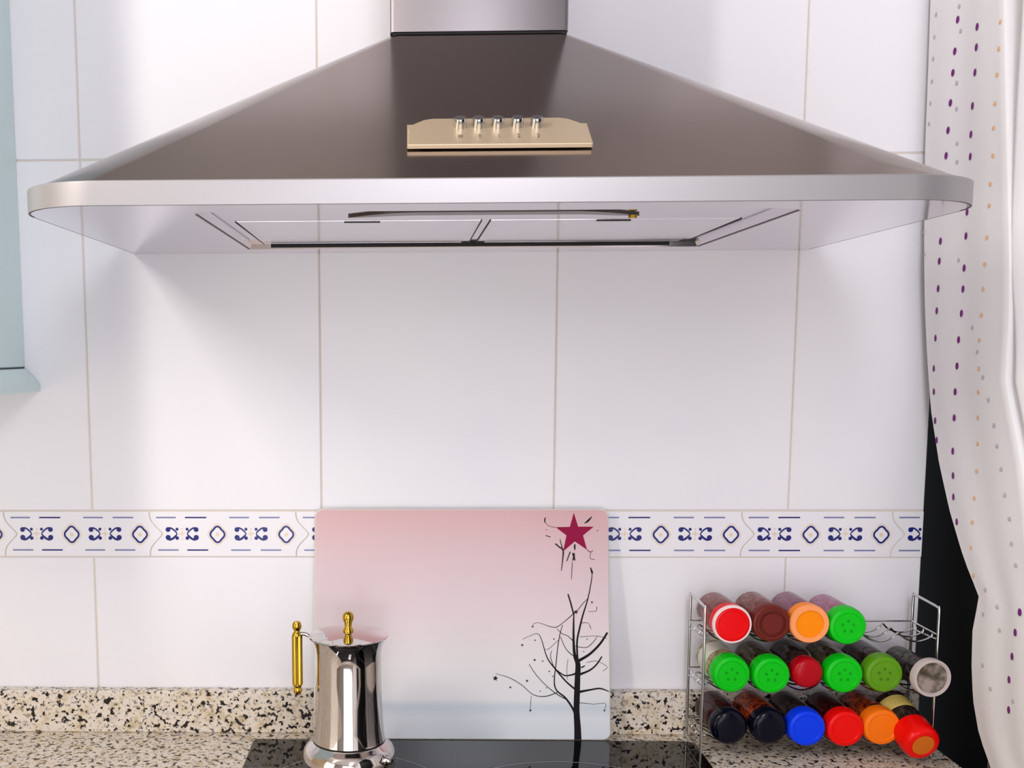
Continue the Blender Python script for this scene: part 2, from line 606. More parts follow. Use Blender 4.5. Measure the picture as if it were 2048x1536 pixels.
m = MB(); plate(m, rrect(hx0, hx1, hy0, hy1, (0.016, 0.006, 0.006, 0.016)), 0.9003, 0.9050, 0.0012)
m.build('glass_top', HOB, hob, 35)
for (cx, cy, r) in ((-0.1095, -0.2198, 0.1098), (0.1487, -0.2937, 0.1617)):
    m = MB()
    n = 96
    m.add([(cx + rr * math.cos(2 * math.pi * k / n), cy + rr * math.sin(2 * math.pi * k / n), 0.90525) for rr in (r - 0.0007, r + 0.0007) for k in range(n)],
          [(k, n + k, n + (k + 1) % n, (k + 1) % n) for k in range(n)])
    m.build('cooking_zone_ring', RING, hob)

# ------------------------------------------------------------------ wall cabinet (left edge)
wc = thing('wall_cabinet', 'pale blue wall cabinet hanging left of the cooker hood', 'cabinet', (-0.86, 0, 1.39))
cx1 = -0.5655
m = MB(); m.box((-1.165, -0.33, 1.4105), (cx1, -0.0004, ZC - 0.06), 0.001); m.build('carcass', CAB, wc)
for k in range(2):
    x0 = -1.165 + k * 0.3 + 0.001
    m = MB(); m.box((x0, -0.351, 1.4125), (x0 + 0.298, -0.3305, ZC - 0.065), 0.002)
    d = m.build('door', CAB, wc)
    m = MB(); m.lathe([(0, 0.022), (0.008, 0.021), (0.011, 0.016), (0.008, 0.008), (0.005, 0)], 16, Matrix.Translation((x0 + (0.26 if k == 0 else 0.04), -0.3515, 1.5)) @ Matrix.Rotation(R(90), 4, 'X'))
    m.build('knob', CHROME, d, 40)
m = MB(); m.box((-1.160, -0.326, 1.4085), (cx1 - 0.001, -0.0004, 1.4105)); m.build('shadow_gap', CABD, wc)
prof = [(0.000, 1.4083), (0.003, 1.4075), (0.0175, 1.391), (0.0200, 1.3865), (0.0200, 1.3790), (0.0185, 1.3772), (-0.012, 1.3772)]
m = MB()
path = []
for dx, z in prof:
    path.append([(cx1 + dx, -0.0004, z), (cx1 + dx, -0.351 - dx, z), (-1.165 - dx, -0.351 - dx, z), (-1.165 - dx, -0.0004, z)])
for a, b_ in zip(path, path[1:]):
    for i in range(3):
        m.add([a[i], a[i + 1], b_[i + 1], b_[i]], [(0, 1, 2, 3)])
m.add(path[0], [(0, 1, 2, 3)])
m.add([(x, y, 1.3774) for x, y, z in path[-1]], [(0, 3, 2, 1)])
m.build('cornice_moulding', CAB, wc, None)

# ------------------------------------------------------------------ cooker hood
HX, ZB, ZT, DEP, CR = 0.0388, 1.5622, 1.5840, 0.480, 0.085
hood = thing('cooker_hood', 'brushed steel chimney cooker hood on the white tiled wall', 'cooker hood', (HX, 0, ZB))
CHX, CHW, CHD, CHZ = 0.0378, 0.1004, 0.200, 1.7850


def outline(hw, dep, r, n=14, inset=0.0, cx=HX):
    hw -= inset; dep -= inset; r = max(r - inset, 0.0005)
    pts = [(cx - hw, -0.0004), (cx - hw, -dep * 0.4), (cx - hw, -dep + r)]
    for k in range(1, n):
        t = R(180 + 90 * k / n)
        pts.append((cx - hw + r + r * math.cos(t), -dep + r + r * math.sin(t)))
    pts.append((cx - hw + r, -dep))
    for f in (0.25, 0.5, 0.75):
        pts.append((cx - hw + r + (2 * hw - 2 * r) * f, -dep))
    pts.append((cx + hw - r, -dep))
    for k in range(1, n):
        t = R(270 + 90 * k / n)
        pts.append((cx + hw - r + r * math.cos(t), -dep + r + r * math.sin(t)))
    pts += [(cx + hw, -dep + r), (cx + hw, -dep * 0.4), (cx + hw, -0.0004)]
    return pts


bot = outline(0.45, DEP, CR, inset=0.004)
top = outline(CHW, CHD, 0.012, cx=CHX)
NL = 10
m = MB()
vs = []
for L_ in range(NL + 1):
    t = L_ / NL
    vs += [(a[0] * (1 - t) + c[0] * t, a[1] * (1 - t) + c[1] * t, (ZT - 0.001) * (1 - t) + CHZ * t) for a, c in zip(bot, top)]
n = len(bot)
m.add(vs, [(L_ * n + i, L_ * n + i + 1, (L_ + 1) * n + i + 1, (L_ + 1) * n + i) for L_ in range(NL) for i in range(n - 1)])
canopy = m.build('canopy', STEEL_CANOPY, hood, 60)
sharpw(canopy)
# rim band
m = MB()
sect = [(0.0065, ZT - 0.0004), (0.0016, ZT), (0.0004, ZT - 0.0006), (0.0, ZT - 0.0016), (0.0, ZB - 0.0002), (0.0003, ZB - 0.0006), (0.0013, ZB - 0.0006)]
rows = [[(p[0], p[1], z) for p in outline(0.45, DEP, CR, inset=i)] for i, z in sect]
vs = [p for r_ in rows for p in r_]
m.add(vs, [(L_ * n + i, L_ * n + i + 1, (L_ + 1) * n + i + 1, (L_ + 1) * n + i) for L_ in range(len(sect) - 1) for i in range(n - 1)])
rim = m.build('rim', STEEL_RIM, hood, 50)
sharpw(rim)
# underside sheet with a shallow recess that holds the filters
rx0, rx1, ry0, ry1 = -0.2470, 0.3282, -0.425, -0.052
ud = outline(0.45, DEP, CR, inset=0.0013)
ZU, ZR_ = ZB - 0.0005, ZB + 0.0055
m = MB()
left = [p for p in ud if p[0] <= rx0]
def strip(pts_):
    m.add([(p[0], p[1], ZU) for p in pts_], [tuple(range(len(pts_)))])
fi = [i for i, p in enumerate(ud) if p[0] > rx0][0]
li = [i for i, p in enumerate(ud) if p[0] < rx1][-1]
strip(ud[:fi] + [(rx0, ud[fi][1]), (rx0, ry0), (rx0, ry1), (rx0, -0.0004)])
strip([(rx1, -0.0004), (rx1, ry1), (rx1, ry0), (rx1, ud[li][1])] + ud[li + 1:])
strip([(rx0, ud[fi][1]), (rx1, ud[li][1]), (rx1, ry0), (rx0, ry0)])
strip([(rx0, ry1), (rx1, ry1), (rx1, -0.0004), (rx0, -0.0004)])
q = [(rx0, ry0), (rx1, ry0), (rx1, ry1), (rx0, ry1)]
q2 = [(rx0 + 0.003, ry0 + 0.002), (rx1 - 0.003, ry0 + 0.002), (rx1 - 0.003, ry1 - 0.002), (rx0 + 0.003, ry1 - 0.002)]
m.add([(x, y, ZU) for x, y in q] + [(x, y, ZR_) for x, y in q2], [(0, 1, 5, 4), (1, 2, 6, 5), (2, 3, 7, 6), (3, 0, 4, 7), (4, 5, 6, 7)])
m.build('underside', STEEL_UNDER, hood)
# rim lip's shadow drawn as a dark strip; dark seams along the recess sides
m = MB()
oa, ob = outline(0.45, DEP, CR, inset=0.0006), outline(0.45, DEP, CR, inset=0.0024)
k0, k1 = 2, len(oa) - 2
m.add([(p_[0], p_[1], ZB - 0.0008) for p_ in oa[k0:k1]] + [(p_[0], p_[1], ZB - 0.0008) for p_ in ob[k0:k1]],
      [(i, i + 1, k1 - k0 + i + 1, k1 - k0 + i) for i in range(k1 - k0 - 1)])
m.build('rim_shadow_strip', SHADE_SEAM, hood)
for xa_, xb_ in ((rx0 - 0.0014, rx0 + 0.0004), (rx1 - 0.0004, rx1 + 0.0018)):
    m = MB(); m.box((xa_, -0.4100, ZU - 0.0004), (xb_, -0.0540, ZU + 0.0030)); m.build('recess_seam', SHADE_SEAM, hood)
# dark shadow seam along the back of the filters
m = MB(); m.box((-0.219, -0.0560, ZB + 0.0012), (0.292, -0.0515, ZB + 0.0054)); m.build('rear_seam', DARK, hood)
# two grease filters
for fx0, fx1, hxa, hxb in ((-0.2260, 0.0345, -0.111, -0.0725), (0.0455, 0.3080, 0.158, 0.194)):
    fy0, fy1 = -0.298, -0.0625
    zf = lambda y, d=0.0: ZR_ - 0.00008 - d - 0.0007 * (y - fy0) / (fy1 - fy0)
    def sheet(mb, xa_, xb_, ya_, yb_, d):
        # thin sheet that runs out flush with the recess at its front edge
        mb.add([(xa_, ya_, zf(ya_, d)), (xb_, ya_, zf(ya_, d)), (xb_, yb_, zf(yb_, d)), (xa_, yb_, zf(yb_, d)),
                (xa_, ya_, ZR_), (xb_, ya_, ZR_), (xb_, yb_, ZR_), (xa_, yb_, ZR_)],
               [(0, 3, 2, 1), (4, 5, 6, 7), (0, 1, 5, 4), (1, 2, 6, 5), (2, 3, 7, 6), (3, 0, 4, 7)])
    z0 = ZR_ - 0.0008
    m = MB(); fw = 0.009
    for a, c in (((fx0, fy0), (fx0 + fw, fy1)), ((fx1 - fw, fy0), (fx1, fy1)), ((fx0 + fw, fy0), (fx1 - fw, fy0 + fw)), ((fx0 + fw, fy1 - fw), (fx1 - fw, fy1))):
        sheet(m, a[0], c[0], a[1], c[1], 0.0001)
    gf = m.build('grease_filter', STEEL_UNDER, hood)
    m = MB(); sheet(m, fx0 + fw, fx1 - fw, fy0 + fw, fy1 - fw, 0.0); m.build('filter_mesh', MESH, gf)
    m = MB(); m.box((hxa, -0.2935, z0 - 0.0002), (hxb, -0.2885, z0 + 0.0006)); m.build('latch', DARK, gf)
    for xx in (fx0 - 0.0012, fx1 + 0.0004):
        m = MB(); m.box((xx, fy0, z0 - 0.0003), (xx + 0.0009, fy1, ZR_)); m.build('side_gap', DARK, gf)
# lamp cover: long bowed slot near the front of the recess
m = MB()
pts = []
Npt = 24
for k in range(Npt + 1):
    t = k / Npt
    x = -0.104 + 0.296 * t
    e = min(1, 4.2 * min(t, 1 - t))
    pts.append((x, -0.343 - 0.040 * math.sin(e * math.pi / 2)))
inner = []
for k in range(Npt + 1):
    t = k / Npt
    x = -0.104 + 0.296 * t
    e = min(1, 4.2 * min(t, 1 - t))
    inner.append((x, -0.3425 - 0.016 * math.sin(e * math.pi / 2) ** 2))
poly = pts + inner[::-1]
m.prism(poly, lambda p, d: (p[0], p[1], d), ZB + 0.0034, ZB + 0.0054)
m.build('lamp_cover', LENS, hood)
m = MB(); m.lathe([(0, 0), (0.0045, 0), (0.0045, 0.003), (0, 0.0035)], 14, Matrix.Translation((0.184, -0.350, ZB + 0.0002)))
m.build('lamp_bulb', BRASS, hood)
# chimney
m = MB()
pc = [(CHX - CHW, -0.0004)] + [(CHX - CHW, -CHD + 0.005), (CHX - CHW + 0.0015, -CHD + 0.0015), (CHX - CHW + 0.005, -CHD)] + \
     [(CHX + CHW - 0.005, -CHD), (CHX + CHW - 0.0015, -CHD + 0.0015), (CHX + CHW, -CHD + 0.005)] + [(CHX + CHW, -0.0004)]
m.prism(pc, lambda p, d: (p[0], p[1], d), CHZ + 0.0030, ZC - 0.0005)
ch = m.build('chimney', STEEL_DUCT, hood, 25)
m = MB(); m.box((CHX - CHW + 0.003, -CHD + 0.003, CHZ - 0.004), (CHX + CHW - 0.003, -0.001, CHZ + 0.0031)); m.build('collar_gap', DARK, hood)
# control panel: wedge on the sloping front
SL = (CHZ - ZT) / (DEP - CHD)


def slz(y):
    return ZT + (y + DEP) * SL


def lift(x, y, d):
    nn = Vector((0, -SL, 1)).normalized()
    return Vector((x, y, slz(y))) + nn * d


m = MB()
yb, yt = -0.4320, -0.3830
shape = [(-0.0435, yb), (0.1285, yb), (0.1272, -0.4040), (0.1225, -0.3935), (0.1120, -0.3855), (0.1040, yt), (-0.0190, yt), (-0.0275, -0.3855), (-0.0375, -0.3935), (-0.0425, -0.4040)]
hgt = lambda y: 0.0014 + 0.0018 * (yt - y) / (yt - yb)
nS = len(shape)
lo = [lift(x, y, -0.001) for x, y in shape]
hi = [lift(x, y, hgt(y)) for x, y in shape]
fs = [tuple(range(nS, 2 * nS))] + [(i, (i + 1) % nS, nS + (i + 1) % nS, nS + i) for i in range(nS)]
m.add(lo + hi, fs)
cp = m.build('control_panel', STEEL_PLATE, hood)
md = cp.modifiers.new('bevel', 'BEVEL'); md.width = 0.0008; md.segments = 2
# side wings behind the shoulders of the plate
for x0, x1 in ((-0.0438, -0.0300), (0.1150, 0.1288)):
    m = MB()
    a = [lift(x0, -0.4315, -0.001), lift(x1, -0.4315, -0.001), lift(x1, -0.3935, -0.001), lift(x0, -0.3935, -0.001),
         lift(x0, -0.4315, 0.0026), lift(x1, -0.4315, 0.0026), lift(x1, -0.3935, 0.0010), lift(x0, -0.3935, 0.0010)]
    m.add(a, [(0, 3, 2, 1), (4, 5, 6, 7), (0, 1, 5, 4), (1, 2, 6, 5), (2, 3, 7, 6), (3, 0, 4, 7)])
    m.build('panel_wing', STEEL_PLATE, hood)
pn = (hi[1] - hi[0]).cross(hi[5] - hi[0]).normalized()
if pn.y > 0:
    pn = -pn
ztop = Vector((0, 0, 1))
rotm = pn.to_track_quat('Z', 'Y').to_matrix().to_4x4()
for bx in (0.0070, 0.0247, 0.0429, 0.0616, 0.0799):
    y = -0.3995
    p = lift(bx, y, hgt(y) - 0.0005)
    m = MB(); m.lathe([(0.0060, 0), (0.0060, 0.0080), (0.0054, 0.0094), (0, 0.0096)], 20, Matrix.Translation(p) @ rotm)
    m.build('push_button', CHROME, cp, 40)
symb = MB()


def on_panel(x, y, d=0.00025):
    return lift(x, y, hgt(y)) + pn * d


xa = Vector((1, 0, 0))
ya = pn.cross(xa).normalized()
if ya.z < 0:
    ya = -ya
c0 = on_panel(0.0066, -0.4178)
for rr in [0.0022]:
    k_ = 18
    for k in range(k_):
        t0, t1 = 2 * math.pi * k / k_, 2 * math.pi * (k + 1) / k_
        symb.add([c0 + xa * (r_ * math.cos(t)) + ya * (1.7 * r_ * math.sin(t)) for r_, t in ((rr, t0), (rr, t1), (rr - 0.0005, t1), (rr - 0.0005, t0))], [(0, 1, 2, 3)])
for ang in (45, 135):
    d_ = xa * math.cos(R(ang)) + ya * math.sin(R(ang))
    e_ = xa * -math.sin(R(ang)) + ya * math.cos(R(ang))
    symb.add([c0 + d_ * 0.002 + e_ * 0.0002, c0 - d_ * 0.002 + e_ * 0.0002, c0 - d_ * 0.002 - e_ * 0.0002, c0 + d_ * 0.002 - e_ * 0.0002], [(0, 1, 2, 3)])
dg = bpy.context.evaluated_depsgraph_get()
for txt, bx in (('0', 0.0247), ('1', 0.0429), ('2', 0.0613), ('3', 0.0797)):
    cu = bpy.data.curves.new('txt', 'FONT')
    cu.body = txt
    cu.size = 0.0062
    cu.align_x = 'CENTER'
    cu.align_y = 'CENTER'
    to = bpy.data.objects.new('txt', cu)
    col.objects.link(to)
    dg.update()
    me = bpy.data.meshes.new_from_object(to.evaluated_get(dg))
    c1 = on_panel(bx, -0.4178)
    symb.add([c1 + xa * v_.co.x + ya * (v_.co.y * 1.9) for v_ in me.vertices], [tuple(p.vertices) for p in me.polygons])
    bpy.data.objects.remove(to)
    bpy.data.meshes.remove(me)
    bpy.data.curves.remove(cu)
symb.build('button_symbols', SYMBOL, cp, fixn=False)

# ------------------------------------------------------------------ glass cutting board leaning on the wall
BA = Vector((0, -0.0540, 0.9053))
BV = (Vector((0, -0.0140, 1.2140)) - BA).normalized()
BN = Vector((0, -BV.z, BV.y))
bd = thing('cutting_board', 'pink glass cutting board with printed tree leaning on the wall', 'cutting board', (0.03, -0.054, 0.9053))


def bpt(x, h, d):
    return Vector((x, 0, 0)) + BA + BV * h + BN * d


bs = rrect(-0.1698, 0.2298, 0.0, 0.3132, (0.010, 0.010, 0.010, 0.010), 8)
# the two sides lean outwards a touch towards the bottom, as measured
bs = [(x + (0.0012 if x > 0 else -0.0008) * (1 - h / 0.3132) * 2, h) for x, h in bs]
m = MB()
nB = len(bs)
cB = Vector((0.03, 0.1566))
def insb(p, d):
    return (p[0] - d * (1 if p[0] > cB.x else -1), p[1] - d * (1 if p[1] > cB.y else -1))
layers = [[bpt(*p, -0.0045) for p in bs], [bpt(*p, -0.0008) for p in bs], [bpt(*insb(p, 0.0012), 0.0) for p in bs]]
m.add([p for l_ in layers for p in l_], [tuple(range(nB))[::-1]] + [(o + i, o + (i + 1) % nB, o + nB + (i + 1) % nB, o + nB + i) for o in (0, nB) for i in range(nB)], 0)
m.add([bpt(*insb(p, 0.0012), 0.0) for p in bs], [tuple(range(nB))], 1)
m.build('glass_sheet', [GLASSEDGE, BOARD], bd)
TREE = [[[1877,-4,85.6],[1873,170,77.8],[1860,401,70.0],[1867,633,70.0],[1875,865,64.9],[1880,1028,59.7],[1838,1143,38.9],[1823,1329,28.5],[1823,1561,20.8],[1828,1735,13.0]],[[1875,1097,23.3],[1869,1329,20.8],[1904,1515,20.8],[1951,1701,18.2],[2021,1933,13.0],[2072,2212,10.4],[2063,2328,7.8]],[[1843,262,31.1],[1827,390,25.9],[1717,563,20.8],[1567,725,15.6],[1591,1096,10.4],[1626,1375,10.4],[1673,1561,7.8]],[[1851,680,23.3],[1717,795,18.2],[1579,957,18.2],[1463,1119,13.0],[1360,1421,7.8],[1232,1409,5.2],[1134,1362,5.2]],[[1845,900,23.3],[1787,881,18.2],[1694,876,15.6],[1579,957,13.0]],[[1601,644,10.4],[1439,590,10.4],[1277,612,7.8],[1115,746,7.8],[953,839,7.8],[767,896,5.2]],[[1717,551,10.4],[1578,632,10.4],[1439,748,7.8],[1312,886,7.8],[1220,1025,7.8]],[[1891,1074,36.3],[2042,1167,28.5],[2181,1307,25.9],[2279,1458,23.3]],[[1903,888,28.5],[2041,947,20.8],[2134,1028,18.2],[2204,1133,15.6]],[[1897,652,31.1],[2041,680,20.8],[2180,699,18.2],[2300,658,10.4]],[[1902,506,7.8],[2087,488,5.2],[2248,496,5.2],[2239,415,5.2]],[[1824,1701,15.6],[1789,1840,18.2],[1748,1979,15.6]],[[1835,1724,10.4],[1673,1584,7.8],[1557,1526,7.8],[1348,1588,5.2],[1267,1560,5.2]],[[1830,1329,13.0],[1742,1410,7.8],[1661,1445,7.8],[1592,1514,5.2]],[[1811,1143,10.4],[1718,1236,7.8],[1645,1398,7.8]],[[1846,1271,7.8],[1996,1255,7.8],[2089,1330,7.8],[2147,1411,5.2]],[[1870,1747,7.8],[1951,1852,7.8],[2021,1922,5.2]],[[1927,1585,7.8],[2020,1585,5.2],[2061,1504,5.2]],[[1746,1097,5.2],[1731,957,5.2],[1736,818,5.2]],[[1247,596,5.2],[1235,410,5.2]],[[2136,1806,7.8],[2124,1748,5.2],[2020,1743,5.2]],[[1614,1352,5.2],[1487,1235,5.2],[1440,1230,3.9]],[[1556,980,7.8],[1510,1131,7.8],[1528,1212,5.2]],[[1995,1051,5.2],[2134,1070,5.2],[2273,994,5.2],[2215,936,5.2]],[[1904,1399,5.2],[2135,1411,5.2],[2274,1377,5.2]],[[1926,981,18.2],[1977,1009,10.4]],[[1658,2293,7.8],[1677,2444,13.0],[1682,2572,18.2],[1629,2618,15.6],[1578,2662,15.6]],[[1677,2583,13.0],[1657,2658,10.4],[1643,2723,7.8]],[[1842,2658,10.4],[1840,2618,20.8],[1842,2572,7.8]],[[1733,2425,10.4],[1779,2553,13.0]],[[1814,2432,13.0],[1830,2490,20.8],[1832,2537,10.4]],[[1844,2432,10.4],[1828,2490,20.8],[1809,2537,10.4]],[[1972,2937,7.8],[2023,2974,23.3],[2074,3030,7.8]],[[1446,3021,7.8],[1435,2983,15.6],[1444,2942,7.8]],[[1439,2955,3.9],[1490,2904,5.2],[1583,2881,5.2]],[[1444,2774,7.8],[1513,2753,10.4]],[[2052,2340,10.4],[2073,2277,23.3],[2077,2254,10.4]],[[2006,2579,7.8],[2057,2549,7.8],[2087,2572,5.2]],[[2057,2549,5.2],[2050,2463,5.2],[2115,2449,5.2]],[[1807,2421,5.2],[1804,2351,7.8],[1795,2177,5.2]]]
STARS = [[762,833,44.1],[964,711,20.8],[1127,1285,23.3],[1269,1537,20.8],[1854,1735,36.3],[1556,1368,15.6],[1301,1351,15.6],[1294,1084,23.3],[1403,1068,15.6],[1491,929,15.6],[1541,864,15.6],[1191,800,23.3],[1370,661,13.0],[1453,706,13.0],[1235,399,23.3],[2072,1868,20.8],[2003,1369,13.0],[1959,1200,13.0],[2236,403,20.8],[2043,1539,10.4],[2150,2839,13.0],[1460,2851,10.4]]
MG = [[1829,3083],[1887,2893],[2097,2893],[1953,2774],[2006,2579],[1842,2693],[1682,2555],[1729,2774],[1583,2886],[1775,2890]]
m = MB()


def ribbon(mb, pts, d):
    P = catmull([(a * 1e-4, b * 1e-4, c * 1e-4) for a, b, c in pts], 6) if len(pts) > 2 else [(a * 1e-4, b * 1e-4, c * 1e-4) for a, b, c in pts]
    L_, R_ = [], []
    for i, p in enumerate(P):
        a, c = P[max(i - 1, 0)], P[min(i + 1, len(P) - 1)]
        dd = Vector((c[0] - a[0], c[1] - a[1]))
        dd = dd.normalized() if dd.length > 0 else Vector((1, 0))
        hw = max(p[2] * 1.15, 0.00055) * 0.5
        L_.append(bpt(p[0] - dd.y * hw, p[1] + dd.x * hw, d))
        R_.append(bpt(p[0] + dd.y * hw, p[1] - dd.x * hw, d))
    k = len(P)
    mb.add(L_ + R_, [(i, i + 1, k + i + 1, k + i) for i in range(k - 1)])


def star(mb, cx, cz, r, d, rot=0.2):
    pts = [bpt(cx + (r if k % 2 == 0 else 0.42 * r) * math.sin(math.pi * k / 5 + rot), cz + (r if k % 2 == 0 else 0.42 * r) * math.cos(math.pi * k / 5 + rot), d) for k in range(10)]
    c = bpt(cx, cz, d)
    mb.add(pts + [c], [(k, (k + 1) % 10, 10) for k in range(10)])


for k, l_ in enumerate(TREE):
    l_ = [(a, max(b_, 3), c) for a, b_, c in l_ if a < 2320]
    if len(l_) > 1:
        ribbon(m, l_, 0.00012 + k * 0.000004)
for a, b_, s_ in STARS:
    star(m, a * 1e-4, b_ * 1e-4, s_ * 0.95e-4, 0.00035)
m.build('printed_tree', INK, bd, fixn=False)
m = MB()
c = bpt(sum(p[0] for p in MG) / 10 * 1e-4, sum(p[1] for p in MG) / 10 * 1e-4, 0.0004)
m.add([bpt(a * 1e-4, b_ * 1e-4, 0.0004) for a, b_ in MG] + [c], [(k, (k + 1) % 10, 10) for k in range(10)])
m.build('printed_star', MAGENTA, bd, fixn=False)

# ------------------------------------------------------------------ moka pot
mk = thing('moka_pot', 'polished steel moka pot with brass handle standing on the hob', 'coffee pot', (-0.1147, -0.205, 0.9053))
T = Matrix.Translation((-0.1147, -0.205, 0.9053))
m = MB()
m.lathe([(0, 0), (0.047, 0.0), (0.0495, 0.002), (0.0535, 0.014), (0.0562, 0.026), (0.0568, 0.034), (0.0560, 0.041), (0.0535, 0.047), (0.0490, 0.0515), (0.0450, 0.0540), (0.0440, 0.0552)], 64, T)
m.build('boiler', POLISHED, mk, 40)
m = MB(); m.lathe([(0.0432, 0.0545), (0.0440, 0.0552), (0.0440, 0.0568), (0.0432, 0.0574)], 64, T); m.build('gasket_seam', DARK, mk, 40)
m = MB()
m.lathe([(0.0424, 0.0570), (0.0440, 0.0575), (0.0436, 0.0600), (0.0420, 0.075), (0.0406, 0.105), (0.0399, 0.135), (0.0398, 0.155), (0.0402, 0.166), (0.0414, 0.1735), (0.0440, 0.1800), (0.0462, 0.1838)], 64, T)
m.build('pot_body', POLISHED, mk, 40)
m = MB()
m.lathe([(0.0440, 0.1822), (0.0478, 0.1842), (0.0482, 0.1852), (0.0474, 0.1862), (0.030, 0.1888), (0.012, 0.1906), (0, 0.1910)], 64, T)
lid = m.build('lid', POLISHED, mk, 40)
m = MB()
m.lathe([(0.0062, 0.1900), (0.0066, 0.1925), (0.0045, 0.1955), (0.0040, 0.1975), (0.0050, 0.2000), (0.0046, 0.2012), (0.0062, 0.2040), (0.0070, 0.2078), (0.0062, 0.2115), (0.0035, 0.2142), (0, 0.2148)], 28, T)
m.build('lid_knob', BRASS, lid, 50)
# handle
hxp, hyp = -0.1765, -0.205
zt_, zb_ = 1.1060, 1.0165
prof = []
m = MB()
mh = Matrix.Translation((hxp, hyp, 0))
m.lathe([(0, 1.1085), (0.0038, 1.1075), (0.0055, 1.1045), (0.0058, 1.1015), (0.0050, 1.0985), (0.0036, 1.0965), (0.0038, 1.0950), (0.0052, 1.0935), (0.0060, 1.0915), (0.0062, 1.0905)], 24, mh)
m.lathe([(0.0060, 1.0305), (0.0060, 1.0290), (0.0048, 1.0275), (0.0044, 1.0262), (0.0052, 1.0240), (0.0053, 1.0215), (0.0042, 1.0185), (0.0020, 1.0168), (0, 1.0165)], 24, mh)
# fluted grip
nf, rows = 48, (1.0905, 1.0305)
vs = []
for z in rows:
    for k in range(nf):
        rr = 0.0058 + 0.0006 * math.cos(8 * 2 * math.pi * k / nf)
        vs.append((hxp + rr * math.cos(2 * math.pi * k / nf), hyp + rr * math.sin(2 * math.pi * k / nf), z))
m.add(vs, [(k, (k + 1) % nf, nf + (k + 1) % nf, nf + k) for k in range(nf)] + [tuple(range(nf)), tuple(range(nf, 2 * nf))[::-1]])
hd = m.build('handle', BRASS, mk, 35)
m = MB(); m.tube(catmull([(hxp + 0.003, hyp, 1.0925), (-0.168, hyp, 1.0925), (-0.163, hyp, 1.0905), (-0.158, hyp, 1.0870)], 4), 0.0024, 10)
m.build('handle_bracket', POLISHED, mk, 40)
m = MB(); m.lathe([(0.0055, 0), (0.0055, 0.004), (0.004, 0.006), (0.0035, 0.010), (0, 0.0105)], 18, Matrix.Translation((-0.0705, -0.2385, 0.9475)) @ Vector((0.80, -0.60, 0.12)).to_track_quat('Z', 'Y').to_matrix().to_4x4())
m.build('safety_valve', CHROME, mk, 40)

# ------------------------------------------------------------------ spice rack
RX0, RX1, RYB, RYF = 0.3405, 0.6385, -0.0280, -0.1000
rack = thing('spice_rack', 'three tier chrome wire spice rack standing on the granite worktop', 'rack', (0.49, -0.06, 0.9))
WR = 0.0020
for x in (RX0, RX1):
    m = MB()
    bend = []
    m.tube(catmull([(x, RYB, 0.9008 + WR), (x, RYB, 1.02), (x, RYB, 1.0945), (x, RYB - 0.001, 1.1005), (x, RYB - 0.006, 1.1022), (x, -0.06, 1.1020), (x, RYF + 0.006, 1.1008), (x, RYF + 0.001, 1.0985), (x, RYF, 1.0930), (x, RYF, 1.0), (x, RYF, 0.9008 + WR)], 5), WR, 8)
    m.tube([(x, RYB, 0.9012 + WR), (x, RYF, 0.9012 + WR)], WR, 8)
    m.build('side_frame', CHROME, rack, 60)
TROUGH = [(1.0550, 'r1'), (0.9900, 'r2'), (0.9195, 'r3')]
PXT = dict(r1=[0.3704, 0.4208, 0.4680, 0.5166, 0.5660, 0.6135], r2=[0.3721, 0.4229, 0.4696, 0.5152, 0.5656, 0.6150], r3=[0.3726, 0.4236, 0.4709, 0.5203, 0.5667, 0.6090])
for zt, rk in TROUGH:
    PX = PXT[rk]
    for y in (-0.0955, -0.0720, -0.0500):
        path = [(RX0, y, zt + 0.004), (RX0 + 0.006, y, zt + 0.0095)]
        for k, px in enumerate(PX):
            hw = 0.024
            for t in (-0.8, -0.5, 0, 0.5, 0.8):
                path.append((px + t * hw, y, zt + 0.0115 * t * t))
            if k < 5:
                path.append(((px + PX[k + 1]) / 2, y, zt + 0.0120))
        path += [(RX1 - 0.005, y, zt + 0.0100), (RX1, y, zt + 0.006)]
        m = MB(); m.tube(catmull(path, 3), 0.0012, 6)
        m.build('scalloped_wire', CHROME, rack, 60)
    m = MB(); m.tube([(RX0, RYB, zt + 0.0100), (RX1, RYB, zt + 0.0100)], 0.0012, 6); m.build('back_rail', CHROME, rack, 60)
    for x in (RX0, RX1):
        m = MB()
        m.tube([(x, RYB, zt + 0.0100), (x, RYF, zt + 0.0100)], 0.0012, 6)
        m.tube([(x, RYB, zt + 0.0), (x, RYF, zt + 0.004)], 0.0012, 6)
        m.build('side_rung', CHROME, rack, 60)

# ------------------------------------------------------------------ spice jars


def plastic(name, c, rough=0.28, coat=0.4):
    mm = mat(name, c, rough, 0, 0.25, 0.0)
    return mm


C = dict(
    red=plastic('red_plastic', (236, 6, 14)), brown=plastic('brown_plastic', (108, 38, 32)), orange=plastic('orange_plastic', (255, 142, 4)),
    peach=plastic('peach_plastic', (252, 160, 100)), green=plastic('green_plastic', (4, 196, 22)), crimson=plastic('crimson_plastic', (176, 2, 22)),
    olive=plastic('olive_green_plastic', (92, 150, 22)), clear=plastic('grey_clear_plastic', (196, 184, 182), 0.2), navy=plastic('navy_plastic', (6, 7, 26), 0.15),
    blue=plastic('blue_plastic', (6, 62, 246)), amber=plastic('amber_plastic', (248, 120, 16)), white=plastic('white_plastic', (244, 218, 222)),
    scarlet=plastic('scarlet_plastic', (240, 10, 8)), dullorange=plastic('dull_orange_plastic', (214, 112, 24)), pale=plastic('pale_cream_label', (226, 224, 210), 0.5, 0),
    darkgreen=plastic('dark_green_print', (3, 160, 22)), darkolive=plastic('dark_olive_print', (70, 120, 18)), smoke=plastic('smoky_content', (96, 88, 76)),
    yellow=plastic('yellow_label', (226, 200, 110), 0.5, 0))


